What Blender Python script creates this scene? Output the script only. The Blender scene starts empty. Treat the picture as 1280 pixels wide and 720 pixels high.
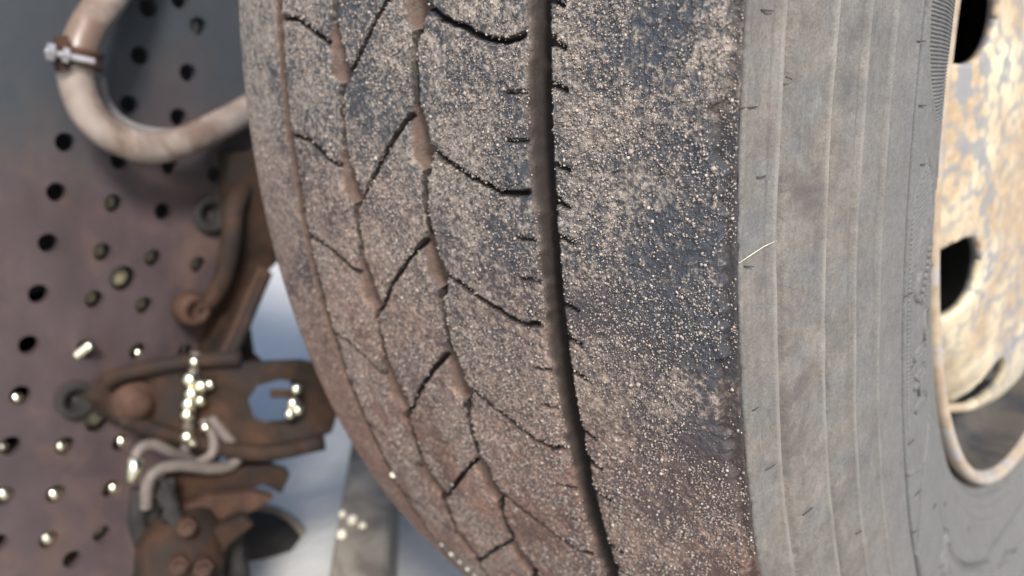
import bpy, bmesh, math, random
import numpy as np
from mathutils import Vector, Matrix

sc = bpy.context.scene
COL = sc.collection
rnd = random.Random(7)
rng = np.random.default_rng(11)

# ---------------------------------------------------------------- camera
cd = bpy.data.cameras.new('camera')
cam = bpy.data.objects.new('camera', cd)
COL.objects.link(cam)
sc.camera = cam
cd.sensor_width = 36.0
cd.lens = 28.0
cd.clip_start = 0.02
cd.clip_end = 400
fw, rt, up = Vector((-0.67248, 0.68886, -0.27065)), Vector((0.72354, 0.68885, -0.04449)), Vector((-0.15578, 0.22574, 0.96165))
M = Matrix((rt, up, -fw)).transposed().to_4x4()
M.translation = Vector((0.23363, -0.68741, 0.01916))
cam.matrix_world = M
cd.dof.use_dof = True
cd.dof.focus_distance = 0.236
cd.dof.aperture_fstop = 28.0 / 2.9

# ---------------------------------------------------------------- light
SUN_DIR = Vector((0.64, -0.42, 0.64)).normalized()      # towards the sun
w = bpy.data.worlds.new('World')
sc.world = w
w.use_nodes = True
nt = w.node_tree
sky = nt.nodes.new('ShaderNodeTexSky')
sky.sky_type = 'NISHITA'
sky.sun_disc = False
sky.sun_elevation = math.asin(SUN_DIR.z)
sky.sun_rotation = math.atan2(SUN_DIR.x, SUN_DIR.y)
sky.dust_density = 2.0
sky.air_density = 0.85
sky.ozone_density = 0.4
bg = nt.nodes['Background']
nt.links.new(sky.outputs[0], bg.inputs[0])
bg.inputs[1].default_value = 0.145
ld = bpy.data.lights.new('sun', 'SUN')
ld.energy = 2.7
ld.angle = math.radians(12)
ld.color = (1.0, 0.96, 0.91)
sun = bpy.data.objects.new('sun', ld)
COL.objects.link(sun)
sun.rotation_euler = SUN_DIR.to_track_quat('Z', 'Y').to_euler()
sun.location = (2, -2, 3)
sc.view_settings.view_transform = 'Standard'
sc.view_settings.look = 'None'
sc.view_settings.exposure = 0.86
sc.view_settings.gamma = 1.0

# ---------------------------------------------------------------- helpers
def link_mesh(name, V, F, mat, parent=None, smooth=True, loc=None):
    me = bpy.data.meshes.new(name)
    V = np.asarray(V, dtype=np.float32)
    if isinstance(F, np.ndarray):
        k = F.shape[1]
        n = len(F)
        me.vertices.add(len(V))
        me.vertices.foreach_set('co', V.ravel())
        me.loops.add(n * k)
        me.loops.foreach_set('vertex_index', F.astype(np.int32).ravel())
        me.polygons.add(n)
        me.polygons.foreach_set('loop_start', np.arange(0, n * k, k, dtype=np.int32))
        me.update(calc_edges=True)
    else:
        me.from_pydata([tuple(map(float, v)) for v in V], [], F)
        me.update()
    if smooth:
        me.polygons.foreach_set('use_smooth', np.ones(len(me.polygons), dtype=bool))
    me.materials.append(mat)
    o = bpy.data.objects.new(name, me)
    COL.objects.link(o)
    if parent:
        o.parent = parent
    if loc is not None:
        o.location = loc
    return o

def from_bm(name, bm, mat, parent=None, smooth=False, loc=None):
    bmesh.ops.recalc_face_normals(bm, faces=bm.faces)
    me = bpy.data.meshes.new(name)
    bm.to_mesh(me)
    bm.free()
    if smooth:
        me.polygons.foreach_set('use_smooth', np.ones(len(me.polygons), dtype=bool))
    me.materials.append(mat)
    o = bpy.data.objects.new(name, me)
    COL.objects.link(o)
    if parent:
        o.parent = parent
    if loc is not None:
        o.location = loc
    return o

def tag(o, label=None, cat=None, group=None, kind=None):
    if label: o['label'] = label
    if cat: o['category'] = cat
    if group: o['group'] = group
    if kind: o['kind'] = kind
    return o

def empty(name, loc, label, cat, group=None):
    o = bpy.data.objects.new(name, None)
    o.empty_display_size = 0.05
    COL.objects.link(o)
    o.location = loc
    return tag(o, label, cat, group)

def spline(pts, n=8):
    P = [Vector(p) for p in pts]
    P = [P[0] * 2 - P[1]] + P + [P[-1] * 2 - P[-2]]
    out = []
    for i in range(1, len(P) - 2):
        a, b, c, d = P[i - 1], P[i], P[i + 1], P[i + 2]
        for k in range(n):
            t = k / n
            out.append(0.5 * ((2 * b) + (c - a) * t + (2 * a - 5 * b + 4 * c - d) * t * t + (3 * b - a - 3 * c + d) * t ** 3))
    out.append(P[-2])
    return out

def add_tube(bm, pts, rad, seg=10, caps=True):
    pts = [Vector(p) for p in pts]
    rads = rad if isinstance(rad, (list, tuple)) else [rad] * len(pts)
    t0 = (pts[1] - pts[0]).normalized()
    ref = Vector((0, 0, 1)) if abs(t0.z) < 0.9 else Vector((1, 0, 0))
    n = t0.cross(ref).normalized()
    rings = []
    for i, p in enumerate(pts):
        t = (pts[min(i + 1, len(pts) - 1)] - pts[max(i - 1, 0)]).normalized()
        n = (n - t * n.dot(t)).normalized()
        b = t.cross(n)
        rings.append([bm.verts.new(p + (n * math.cos(2 * math.pi * k / seg) + b * math.sin(2 * math.pi * k / seg)) * rads[i]) for k in range(seg)])
    for a, b in zip(rings, rings[1:]):
        for k in range(seg):
            bm.faces.new((a[k], a[(k + 1) % seg], b[(k + 1) % seg], b[k]))
    if caps:
        bm.faces.new(rings[0][::-1])
        bm.faces.new(rings[-1])

def add_cyl(bm, p0, p1, r0, r1=None, seg=16):
    add_tube(bm, [p0, p1], [r0, r0 if r1 is None else r1], seg)

def add_hex(bm, p0, p1, r):
    add_tube(bm, [p0, p1], r, 6)

def add_lathe(bm, c, ax, prof, seg=24):
    """prof: (radius, height along ax) from c"""
    c, ax = Vector(c), Vector(ax).normalized()
    ref = Vector((0, 0, 1)) if abs(ax.z) < 0.9 else Vector((1, 0, 0))
    n = ax.cross(ref).normalized(); b = ax.cross(n)
    rings = []
    for r, h in prof:
        rings.append([bm.verts.new(c + ax * h + (n * math.cos(2 * math.pi * k / seg) + b * math.sin(2 * math.pi * k / seg)) * max(r, 1e-5)) for k in range(seg)])
    for a, d in zip(rings, rings[1:]):
        for k in range(seg):
            bm.faces.new((a[k], a[(k + 1) % seg], d[(k + 1) % seg], d[k]))

def add_box(bm, c, size, rot=None):
    r = bmesh.ops.create_cube(bm, size=1.0)
    m = Matrix.Translation(Vector(c)) @ (rot.to_4x4() if rot else Matrix.Identity(4)) @ Matrix.Diagonal((*size, 1))
    bmesh.ops.transform(bm, matrix=m, verts=r['verts'])
    return r['verts']

def add_slab(bm, outer, holes, off):
    """filled outline with holes, pushed by the vector off for thickness"""
    edges = []
    allv = []
    for loop in [outer] + holes:
        vs = [bm.verts.new(p) for p in loop]
        allv += vs
        for i in range(len(vs)):
            edges.append(bm.edges.new((vs[i], vs[(i + 1) % len(vs)])))
    g = bmesh.ops.triangle_fill(bm, use_beauty=True, use_dissolve=False, edges=edges)
    faces = [f for f in g['geom'] if isinstance(f, bmesh.types.BMFace)]
    e = bmesh.ops.extrude_face_region(bm, geom=faces)
    nv = [v for v in e['geom'] if isinstance(v, bmesh.types.BMVert)]
    bmesh.ops.translate(bm, vec=off, verts=nv)

def vnoise(x, y, seed):
    xi = np.floor(x).astype(np.int64); yi = np.floor(y).astype(np.int64)
    fx = x - xi; fy = y - yi
    fx = fx * fx * (3 - 2 * fx); fy = fy * fy * (3 - 2 * fy)
    def h(a, b):
        n = (a * 374761393 + b * 668265263 + seed * 974634721) & 0x7fffffff
        n = ((n ^ (n >> 13)) * 1274126177) & 0x7fffffff
        n = n ^ (n >> 16)
        return (n & 0xffff) / 65535.0
    return (h(xi, yi) * (1 - fx) + h(xi + 1, yi) * fx) * (1 - fy) + (h(xi, yi + 1) * (1 - fx) + h(xi + 1, yi + 1) * fx) * fy

def sstep(a, b, x):
    t = np.clip((x - a) / (b - a), 0, 1)
    return t * t * (3 - 2 * t)

# ---------------------------------------------------------------- materials
class NM:
    def __init__(s, name, rough=0.8, metal=0.0, spec=0.3):
        s.m = bpy.data.materials.new(name)
        s.m.use_nodes = True
        s.t = s.m.node_tree
        s.b = s.t.nodes['Principled BSDF']
        s.b.inputs['Roughness'].default_value = rough
        s.b.inputs['Metallic'].default_value = metal
        s.b.inputs['Specular IOR Level'].default_value = spec
        s.tc = s.t.nodes.new('ShaderNodeTexCoord').outputs['Object']
    def set(s, inp, v):
        i = s.b.inputs[inp] if isinstance(inp, str) else inp
        if isinstance(v, bpy.types.NodeSocket): s.t.links.new(v, i)
        elif isinstance(v, tuple) and len(v) == 3: i.default_value = (*v, 1)
        else: i.default_value = v
    def scale(s, vec, sc_):
        n = s.t.nodes.new('ShaderNodeMapping'); s.t.links.new(vec, n.inputs[0]); n.inputs['Scale'].default_value = sc_
        return n.outputs[0]
    def noise(s, scale, detail=3, rough=0.55, vec=None, dist=0.0):
        n = s.t.nodes.new('ShaderNodeTexNoise'); s.t.links.new(vec or s.tc, n.inputs['Vector'])
        n.inputs['Scale'].default_value = scale; n.inputs['Detail'].default_value = detail
        n.inputs['Roughness'].default_value = rough; n.inputs['Distortion'].default_value = dist
        return n.outputs[0]
    def voro(s, scale, feat='F1', vec=None, out='Distance'):
        n = s.t.nodes.new('ShaderNodeTexVoronoi'); n.feature = feat; s.t.links.new(vec or s.tc, n.inputs['Vector'])
        n.inputs['Scale'].default_value = scale
        return n.outputs[out]
    def ramp(s, fac, stops, interp='LINEAR'):
        n = s.t.nodes.new('ShaderNodeValToRGB'); s.t.links.new(fac, n.inputs[0])
        n.color_ramp.interpolation = interp
        e = n.color_ramp.elements
        while len(e) < len(stops): e.new(0.5)
        for k, (p, c) in enumerate(stops):
            e[k].position = p
            e[k].color = (*c, 1) if isinstance(c, tuple) else (c, c, c, 1)
        return n.outputs[0]
    def math(s, op, a, b=0.0, clamp=False):
        n = s.t.nodes.new('ShaderNodeMath'); n.operation = op; n.use_clamp = clamp
        for i, v in enumerate((a, b)):
            if isinstance(v, bpy.types.NodeSocket): s.t.links.new(v, n.inputs[i])
            else: n.inputs[i].default_value = v
        return n.outputs[0]
    def mix(s, fac, a, b, mode='MIX'):
        n = s.t.nodes.new('ShaderNodeMix'); n.data_type = 'RGBA'; n.blend_type = mode
        for i, v in ((0, fac), (6, a), (7, b)):
            if isinstance(v, bpy.types.NodeSocket): s.t.links.new(v, n.inputs[i])
            elif isinstance(v, tuple): n.inputs[i].default_value = (*v, 1)
            else: n.inputs[i].default_value = v
        return n.outputs[2]
    def bump(s, h, strength=0.5, dist=0.001, normal=None):
        n = s.t.nodes.new('ShaderNodeBump'); s.t.links.new(h, n.inputs['Height'])
        n.inputs['Strength'].default_value = strength; n.inputs['Distance'].default_value = dist
        if normal: s.t.links.new(normal, n.inputs['Normal'])
        return n.outputs[0]
    def sep(s, vec=None):
        n = s.t.nodes.new('ShaderNodeSeparateXYZ'); s.t.links.new(vec or s.tc, n.inputs[0])
        return n.outputs
    def attr(s, name):
        n = s.t.nodes.new('ShaderNodeAttribute'); n.attribute_name = name
        return n.outputs['Fac']

def rubber_tread():
    k = NM('worn_dusty_tread_rubber', 0.85, 0, 0.25)
    grit = k.noise(400, 5, 0.64)
    grit2 = k.noise(1000, 3, 0.6)
    g = k.math('ADD', k.math('MULTIPLY', grit, 0.65), k.math('MULTIPLY', grit2, 0.35))
    patch = k.noise(26, 4, 0.6, dist=0.6)
    patch2 = k.noise(95, 3, 0.6)
    cover = k.math('ADD', k.math('MULTIPLY', patch, 0.75), k.math('MULTIPLY', patch2, 0.32))
    shoulder = k.ramp(k.math('ADD', k.math('MULTIPLY', k.sep()[0], 1.0), k.math('MULTIPLY', k.noise(40, 3), 0.03)), [(0.098, 0.0), (0.135, 1.0)])
    cover = k.math('SUBTRACT', cover, k.math('MULTIPLY', shoulder, 0.10))
    lsh = k.ramp(k.math('MULTIPLY', k.sep()[0], -1.0), [(0.085, 0.0), (0.110, 1.0)])
    cover = k.math('ADD', cover, k.math('MULTIPLY', lsh, 0.12))
    thr = k.math('SUBTRACT', k.math('ADD', g, k.math('MULTIPLY', cover, 0.74)), 0.392)
    mask = k.ramp(thr, [(0.43, 0.0), (0.48, 0.35), (0.55, 1.0)])
    rub = k.mix(k.noise(180, 2), (0.032, 0.036, 0.045), (0.060, 0.065, 0.074))
    z = k.sep()[2]
    xx = k.sep()[0]
    low = k.ramp(k.math('ADD', k.math('ADD', k.math('MULTIPLY', z, -3.4), k.math('MULTIPLY', xx, -0.9)), k.math('MULTIPLY', k.noise(14, 3), 0.5)), [(0.28, 0.0), (0.78, 1.0)])
    dust = k.mix(low, (0.330, 0.282, 0.236), (0.290, 0.178, 0.132))
    dustd = k.mix(low, (0.105, 0.092, 0.083), (0.110, 0.068, 0.054))
    dustc = k.mix(k.ramp(k.math('ADD', k.math('MULTIPLY', k.noise(900, 3), 0.6), k.math('MULTIPLY', k.noise(330, 3), 0.4)), [(0.40, 0.0), (0.58, 1.0)]), dustd, dust)
    film = k.mix(k.math('MULTIPLY', low, 0.75), rub, (0.120, 0.066, 0.050))
    col = k.mix(mask, film, dustc)
    gr = k.attr('groove')
    gcol = k.mix(k.noise(260, 4), (0.060, 0.042, 0.034), (0.165, 0.110, 0.084))
    col = k.mix(gr, col, gcol)
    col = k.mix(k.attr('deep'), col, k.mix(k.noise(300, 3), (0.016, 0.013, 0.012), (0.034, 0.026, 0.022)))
    k.set('Base Color', col)
    k.set('Normal', k.bump(k.math('MULTIPLY', g, k.math('SUBTRACT', 1.0, k.math('MULTIPLY', k.attr('deep'), 0.9))), 1.0, 0.0021))
    k.set('Roughness', k.ramp(mask, [(0, 0.55), (1, 0.95)]))
    return k.m

def rubber_side():
    k = NM('grey_dusty_sidewall_rubber', 0.72, 0, 0.3)
    sx_ = k.scale(k.tc, (1.0, 0.25, 1.0))
    fine = k.noise(900, 4, 0.6)
    clouds = k.noise(42, 6, 0.68, dist=0.25)
    wisps = k.noise(95, 4, 0.6, vec=sx_, dist=0.4)
    base = k.mix(k.noise(60, 3), (0.100, 0.100, 0.097), (0.140, 0.140, 0.135))
    prof = k.attr('dust')
    m = k.math('MULTIPLY', k.ramp(k.math('ADD', k.math('MULTIPLY', clouds, 0.6), k.math('MULTIPLY', wisps, 0.4)), [(0.38, 0.0), (0.56, 1.0)]), prof)
    dust = k.mix(k.noise(90, 5, 0.65, dist=0.3), (0.092, 0.082, 0.073), (0.195, 0.172, 0.148))
    col = k.mix(m, base, dust)
    pol = k.t.nodes.new('ShaderNodeAttribute'); pol.attribute_name = 'polar'; pol = pol.outputs['Vector']
    streak = k.noise(1.0, 4, 0.65, vec=k.scale(pol, (0.9, 0.022, 1.0)))
    streak2 = k.noise(1.0, 4, 0.65, vec=k.scale(pol, (0.16, 0.012, 1.0)))
    st = k.ramp(k.math('ADD', k.math('MULTIPLY', streak, 0.5), k.math('MULTIPLY', streak2, 0.5)), [(0.38, 0.93), (0.62, 1.07)])
    col = k.mix(k.math('ADD', k.math('MULTIPLY', prof, 0.75), 0.12), col, st, 'MULTIPLY')
    mot = k.ramp(k.noise(1.0, 6, 0.7, vec=k.scale(pol, (0.10, 0.085, 1.0)), dist=0.3), [(0.36, 0.80), (0.64, 1.18)])
    col = k.mix(k.math('ADD', k.math('MULTIPLY', prof, 0.7), 0.15), col, mot, 'MULTIPLY')
    scu = k.ramp(k.noise(1.0, 5, 0.72, vec=k.scale(pol, (0.42, 0.10, 1.0)), dist=1.2), [(0.60, 0.0), (0.72, 0.6)])
    col = k.mix(k.math('MULTIPLY', scu, k.ramp(k.noise(30, 2), [(0.45, 0.0), (0.6, 1.0)])), col, (0.30, 0.285, 0.265))
    fg = k.ramp(k.math('ADD', k.math('MULTIPLY', k.noise(1400, 4, 0.7), 0.6), k.math('MULTIPLY', k.noise(420, 4, 0.7), 0.4)), [(0.38, 0.72), (0.62, 1.28)])
    col = k.mix(0.8, col, fg, 'MULTIPLY')
    specks = k.ramp(k.voro(420), [(0.0, 1.0), (0.10, 0.0)])
    col = k.mix(k.math('MULTIPLY', specks, 0.35), col, (0.34, 0.31, 0.28))
    dk = k.ramp(k.noise(30, 6, 0.7, dist=0.4), [(0.50, 0.0), (0.66, 0.75)])
    col = k.mix(k.math('MULTIPLY', dk, prof), col, (0.070, 0.062, 0.060))
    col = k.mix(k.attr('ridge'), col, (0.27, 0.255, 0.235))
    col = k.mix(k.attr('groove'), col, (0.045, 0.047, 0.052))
    k.set('Base Color', col)
    k.set('Normal', k.bump(fine, 0.45, 0.0008))
    return k.m

def simple(name, c1, c2, scale, rough=0.7, metal=0.0, bump=0.3, dist=0.001, spec=0.35, c3=None, s3=12.0):
    k = NM(name, rough, metal, spec)
    n = k.noise(scale, 4, 0.6)
    col = k.mix(k.ramp(n, [(0.35, 0.0), (0.65, 1.0)]), c1, c2)
    if c3:
        col = k.mix(k.ramp(k.noise(s3, 4, 0.6, dist=0.7), [(0.46, 0.0), (0.60, 1.0)]), col, c3)
    k.set('Base Color', col)
    k.set('Normal', k.bump(n, bump, dist))
    return k.m

def disc_paint():
    k = NM('rust_mottled_cream_wheel_paint', 0.5, 0, 0.45)
    big = k.ramp(k.noise(20, 3, 0.5, dist=0.4), [(0.40, 0.0), (0.64, 1.0)])
    fine = k.noise(170, 5, 0.62, dist=0.4)
    tan = k.mix(k.ramp(fine, [(0.35, 0.0), (0.65, 1.0)]), (0.29, 0.205, 0.125), (0.42, 0.325, 0.215))
    cream = k.mix(k.noise(60, 4), (0.53, 0.45, 0.29), (0.60, 0.54, 0.40))
    col = k.mix(big, tan, cream)
    v = k.ramp(k.math('ADD', k.voro(150, 'SMOOTH_F1'), k.math('MULTIPLY', k.noise(80, 4, 0.6), 0.8)), [(0.76, 0.0), (0.96, 0.9)])
    col = k.mix(k.math('MULTIPLY', v, k.ramp(k.noise(11, 3), [(0.40, 0.15), (0.60, 1.0)])), col, (0.185, 0.195, 0.21))
    k.set('Base Color', col)
    k.set('Normal', k.bump(fine, 0.35, 0.0012))
    return k.m

def rail_paint():
    k = NM('rusty_frame_paint', 0.5, 0.0, 0.45)
    n = k.noise(9, 4, 0.6, dist=0.5)
    z = k.sep()[2]
    slate = k.ramp(k.math('ADD', k.math('MULTIPLY', z, 4.0), k.math('MULTIPLY', n, 0.9)), [(0.14, 0.0), (0.52, 1.0)])
    rust = k.mix(k.noise(30, 4), (0.046, 0.034, 0.037), (0.072, 0.051, 0.053))
    rust = k.mix(k.ramp(k.noise(13, 5, 0.6, dist=0.5), [(0.50, 0.0), (0.70, 1.0)]), rust, (0.098, 0.064, 0.052))
    stn = k.ramp(k.noise(1.0, 5, 0.65, vec=k.scale(k.tc, (40, 26, 16))), [(0.34, 0.74), (0.62, 1.15)])
    rust = k.mix(0.8, rust, stn, 'MULTIPLY')
    col = k.mix(slate, rust, k.mix(k.noise(40, 3), (0.029, 0.036, 0.044), (0.045, 0.052, 0.060)))
    k.set('Base Color', col)
    k.set('Normal', k.bump(k.noise(120, 4), 0.25, 0.001))
    return k.m

def ground_mat():
    k = NM('pale_concrete', 0.9, 0, 0.2)
    st = k.scale(k.tc, (1.0, 0.35, 1.0))
    n = k.noise(70, 5, 0.65, vec=st)
    col = k.mix(k.ramp(n, [(0.3, 0.0), (0.7, 1.0)]), (0.44, 0.435, 0.415), (0.52, 0.515, 0.49))
    col = k.mix(k.ramp(k.noise(6, 4), [(0.45, 0.0), (0.75, 0.3)]), col, (0.38, 0.375, 0.36))
    k.set('Base Color', col)
    k.set('Normal', k.bump(n, 0.5, 0.004))
    return k.m

def grain_mat():
    k = NM('road_grit', 0.8, 0, 0.3)
    g = k.t.nodes.new('ShaderNodeNewGeometry').outputs['Random Per Island']
    col = k.ramp(g, [(0.0, (0.05, 0.05, 0.055)), (0.22, (0.14, 0.122, 0.110)), (0.48, (0.25, 0.212, 0.185)), (0.82, (0.32, 0.268, 0.232)), (0.98, (0.43, 0.38, 0.33)), (0.99, (0.40, 0.27, 0.21))])
    k.set('Base Color', col)
    return k.m

M_TREAD = rubber_tread()
M_SIDE = rubber_side()
M_HAIR = simple('black_rubber_hair', (0.03, 0.03, 0.032), (0.07, 0.065, 0.06), 300)
M_DISC = disc_paint()
M_RIM = simple('rusty_rim_steel', (0.38, 0.31, 0.22), (0.27, 0.20, 0.14), 90, 0.55, 0, 0.3, 0.0008, 0.4, (0.30, 0.29, 0.29), 45)
M_BARREL = simple('grey_rim_barrel', (0.032, 0.032, 0.034), (0.052, 0.050, 0.047), 60, 0.6, 0, 0.2, 0.001, 0.3, (0.075, 0.064, 0.052), 26)
M_RAIL = rail_paint()
M_RUST = simple('dark_rust', (0.016, 0.010, 0.007), (0.050, 0.025, 0.014), 38, 0.8, 0, 0.5, 0.002, 0.25, (0.020, 0.015, 0.013), 14)
M_RUSTRED = simple('red_brown_rust', (0.036, 0.019, 0.013), (0.072, 0.037, 0.024), 60, 0.75, 0, 0.4, 0.001, 0.3)
M_HOSE = simple('dusty_tan_hose', (0.21, 0.170, 0.145), (0.31, 0.262, 0.23), 35, 0.38, 0, 0.15, 0.001, 0.5, (0.15, 0.105, 0.08), 18)
M_HOSEIN = simple('grey_inner_pipe', (0.16, 0.16, 0.165), (0.24, 0.23, 0.22), 50, 0.5)
M_CABLE = simple('grey_cable_sheath', (0.10, 0.083, 0.074), (0.15, 0.126, 0.113), 60, 0.55)
M_BLACK = simple('black_grime', (0.012, 0.011, 0.011), (0.028, 0.025, 0.023), 40, 0.85)
M_ZINC = simple('bright_zinc', (0.95, 0.92, 0.72), (0.90, 0.86, 0.64), 200, 0.20, 1.0, 0.05, 0.0003, 0.6)
M_STEEL = simple('worn_bolt_steel', (0.28, 0.27, 0.27), (0.42, 0.41, 0.42), 120, 0.35, 0.6, 0.2, 0.0005)
M_WOOD = simple('weathered_timber', (0.20, 0.175, 0.145), (0.30, 0.265, 0.215), 30, 0.85, 0, 0.5, 0.002, 0.2, (0.13, 0.11, 0.09), 10)
M_GROUND = ground_mat()
M_GRIT = grain_mat()
M_GLINT = simple('pale_glint_grain', (0.80, 0.76, 0.62), (0.70, 0.66, 0.52), 300, 0.6)  # near-white colour for grains that stand in for sun glints
M_STRAW = simple('pale_straw', (0.60, 0.54, 0.42), (0.68, 0.62, 0.50), 200, 0.7)
M_OLIVE = simple('khaki_plug', (0.20, 0.18, 0.115), (0.27, 0.245, 0.165), 120, 0.5)

# ---------------------------------------------------------------- ground
bm = bmesh.new()
gs = 150.0
vs = [bm.verts.new((x, y, -0.5)) for x, y in ((-gs, -gs), (gs, -gs), (gs, gs), (-gs, gs))]
bm.faces.new(vs)
tag(from_bm('ground', bm, M_GROUND), kind='structure')

# ---------------------------------------------------------------- the wheel
wheel = empty('truck_wheel', (0, 0, -0.5), 'large worn truck wheel with gritty tread and rusty cream steel disc', 'wheel')
UPW = (0, 0, 0.5)                                   # children are modelled about the axle

# pitch sequence of the tread pattern: index -> angle in degrees from straight ahead, going down
T0 = np.arange(-12, 60)
PK = {0: 3.7, 1: -1.9, 2: -7.2, 3: -13.0, 4: -19.4}
PT = np.array([PK[t] if t in PK else (3.7 - 5.6 * t if t < 0 else -19.4 - 5.75 * (t - 4)) for t in T0])
def phi_of_t(t): return np.interp(t, T0, PT)
def t_of_phi(p): return np.interp(-p, -PT, T0)
ARC = math.pi / 180 * 500.0                          # mm of tread per degree

def crown(x):                                        # mm of drop below 500
    a = np.abs(x)
    return 9.2 * (np.clip(a - 52, 0, None) / 79.0) ** 1.55

XL, XR = -139.2, 128.8
HI0, HI1 = -50.0, 17.0
ph_hi = np.arange(HI0, HI1, 0.062)
ph_lo = np.arange(HI1, HI0 + 360.0, 1.5)
phs = np.concatenate([ph_hi, ph_lo])
xs = np.arange(XL, XR + 0.01, 0.64)
PHI, X = np.meshgrid(phs, xs, indexing='ij')
PHW = np.where(PHI > 180, PHI - 360, PHI)
T = t_of_phi(PHW)
VV = PHW * ARC
hi = (PHI < HI1)

dep = np.zeros_like(X)
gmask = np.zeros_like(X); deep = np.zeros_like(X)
n1 = vnoise(VV / 3.1, X * 0 + 3.3, 5) - 0.5
n2 = vnoise(VV / 0.9, X / 0.9, 6) - 0.5
n3 = vnoise(VV / 14.0, X * 0 + 7.7, 9) - 0.5
# straight groove near the inner shoulder
d1 = np.abs(X + 84.0 - n1 * 0.9)
g = sstep(3.3, 1.6, d1)
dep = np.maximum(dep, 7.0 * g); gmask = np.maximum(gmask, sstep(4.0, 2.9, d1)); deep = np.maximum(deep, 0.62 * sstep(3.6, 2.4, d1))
# main straight groove with a bevelled inner wall
e0 = 58.0 + n3 * 1.6 + n1 * 0.5
e1 = 69.5 + n1 * 0.15
bev = np.clip((X - e0) / 4.2, 0, 1) ** 1.4 * 1.7
wall = sstep(0, 4.2, X - e0 - 3.2) * 6.4
g = sstep(0.45, -0.35, X - e1)
dep = np.maximum(dep, (bev + wall) * g); gmask = np.maximum(gmask, 0.55 * sstep(1.0, 3.0, X - e0) * g)
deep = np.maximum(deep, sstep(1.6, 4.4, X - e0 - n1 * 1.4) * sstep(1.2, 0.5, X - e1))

def pocket(xa, xb, f0, f1, dmax, soft):
    """saw-tooth pocket: xa(f), xb(f) its edges over the pitch fraction f0..f1"""
    global dep, gmask
    f = T - np.floor(T - f0)                         # f in [f0, f0+1)
    u = (f - f0) / (f1 - f0)
    inn = (u >= -0.05) & (u <= 1.12)
    left = np.interp(u, *xa) + n1 * 0.8
    right = np.interp(u, *xb) + n1 * 0.7
    g = sstep(0.0, soft, X - left) * sstep(0.5, -0.5, X - right) * sstep(0.0, 0.22, u) * sstep(1.035, 0.985, u)
    g = np.where(inn, g, 0)
    dep = np.maximum(dep, dmax * g); gmask = np.maximum(gmask, sstep(0.06, 0.40, g) * (0.75 + 0.5 * vnoise(VV / 4, X / 4, 71)).clip(0, 1))
pocket(([0, 0.12, 0.3, 0.85, 1.0, 1.1], [6.0, 1.6, -0.6, -0.8, 4.0, 7.0]), ([0, 0.3, 0.76, 0.80, 1.0, 1.1], [8.6, 11.0, 14.2, 14.4, 11.6, 10.4]), 0.46, 1.0, 6.0, 8.5)
pocket(([0, 0.12, 0.3, 0.85, 1.0, 1.1], [-41.8, -46.0, -48.4, -48.6, -43.0, -40.0]), ([0, 0.3, 0.78, 0.84, 1.0, 1.1], [-40.2, -37.0, -32.6, -32.5, -35.6, -36.4]), -0.18, 0.36, 6.0, 8.5)

def sipe(pts, wd, dp, jit=0.35, gm=0.95):
    """pts: (pitch index, x mm); carved as a narrow cut"""
    global dep, deep
    P = [(phi_of_t(t) * ARC, x) for t, x in pts]
    v0 = min(p[0] for p in P) - 3; v1 = max(p[0] for p in P) + 3
    x0 = min(p[1] for p in P) - 3; x1 = max(p[1] for p in P) + 3
    r = np.where((phs * ARC > v0) & (phs * ARC < v1) & (phs < HI1))[0]
    c = np.where((xs > x0) & (xs < x1))[0]
    if len(r) == 0 or len(c) == 0: return
    r0, r1, c0, c1 = r[0], r[-1] + 1, c[0], c[-1] + 1
    v = VV[r0:r1, c0:c1] + n1[r0:r1, c0:c1] * jit * 0 + (vnoise(X[r0:r1, c0:c1] / 2.6, VV[r0:r1, c0:c1] / 30, 3) - 0.5) * 2 * jit
    x = X[r0:r1, c0:c1] + (vnoise(VV[r0:r1, c0:c1] / 2.6, X[r0:r1, c0:c1] / 30, 4) - 0.5) * 2 * jit
    d = np.full(v.shape, 99.0)
    for (a, b), (e, f) in zip(P, P[1:]):
        L2 = (e - a) ** 2 + (f - b) ** 2 + 1e-9
        s = np.clip(((v - a) * (e - a) + (x - b) * (f - b)) / L2, 0, 1)
        d = np.minimum(d, np.hypot(v - a - s * (e - a), x - b - s * (f - b)))
    g = sstep(wd + 0.42, wd - 0.30, d)
    dep[r0:r1, c0:c1] = np.maximum(dep[r0:r1, c0:c1], dp * g)
    deep[r0:r1, c0:c1] = np.maximum(deep[r0:r1, c0:c1], gm * sstep(wd + 0.85, wd + 0.35, d))

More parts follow.
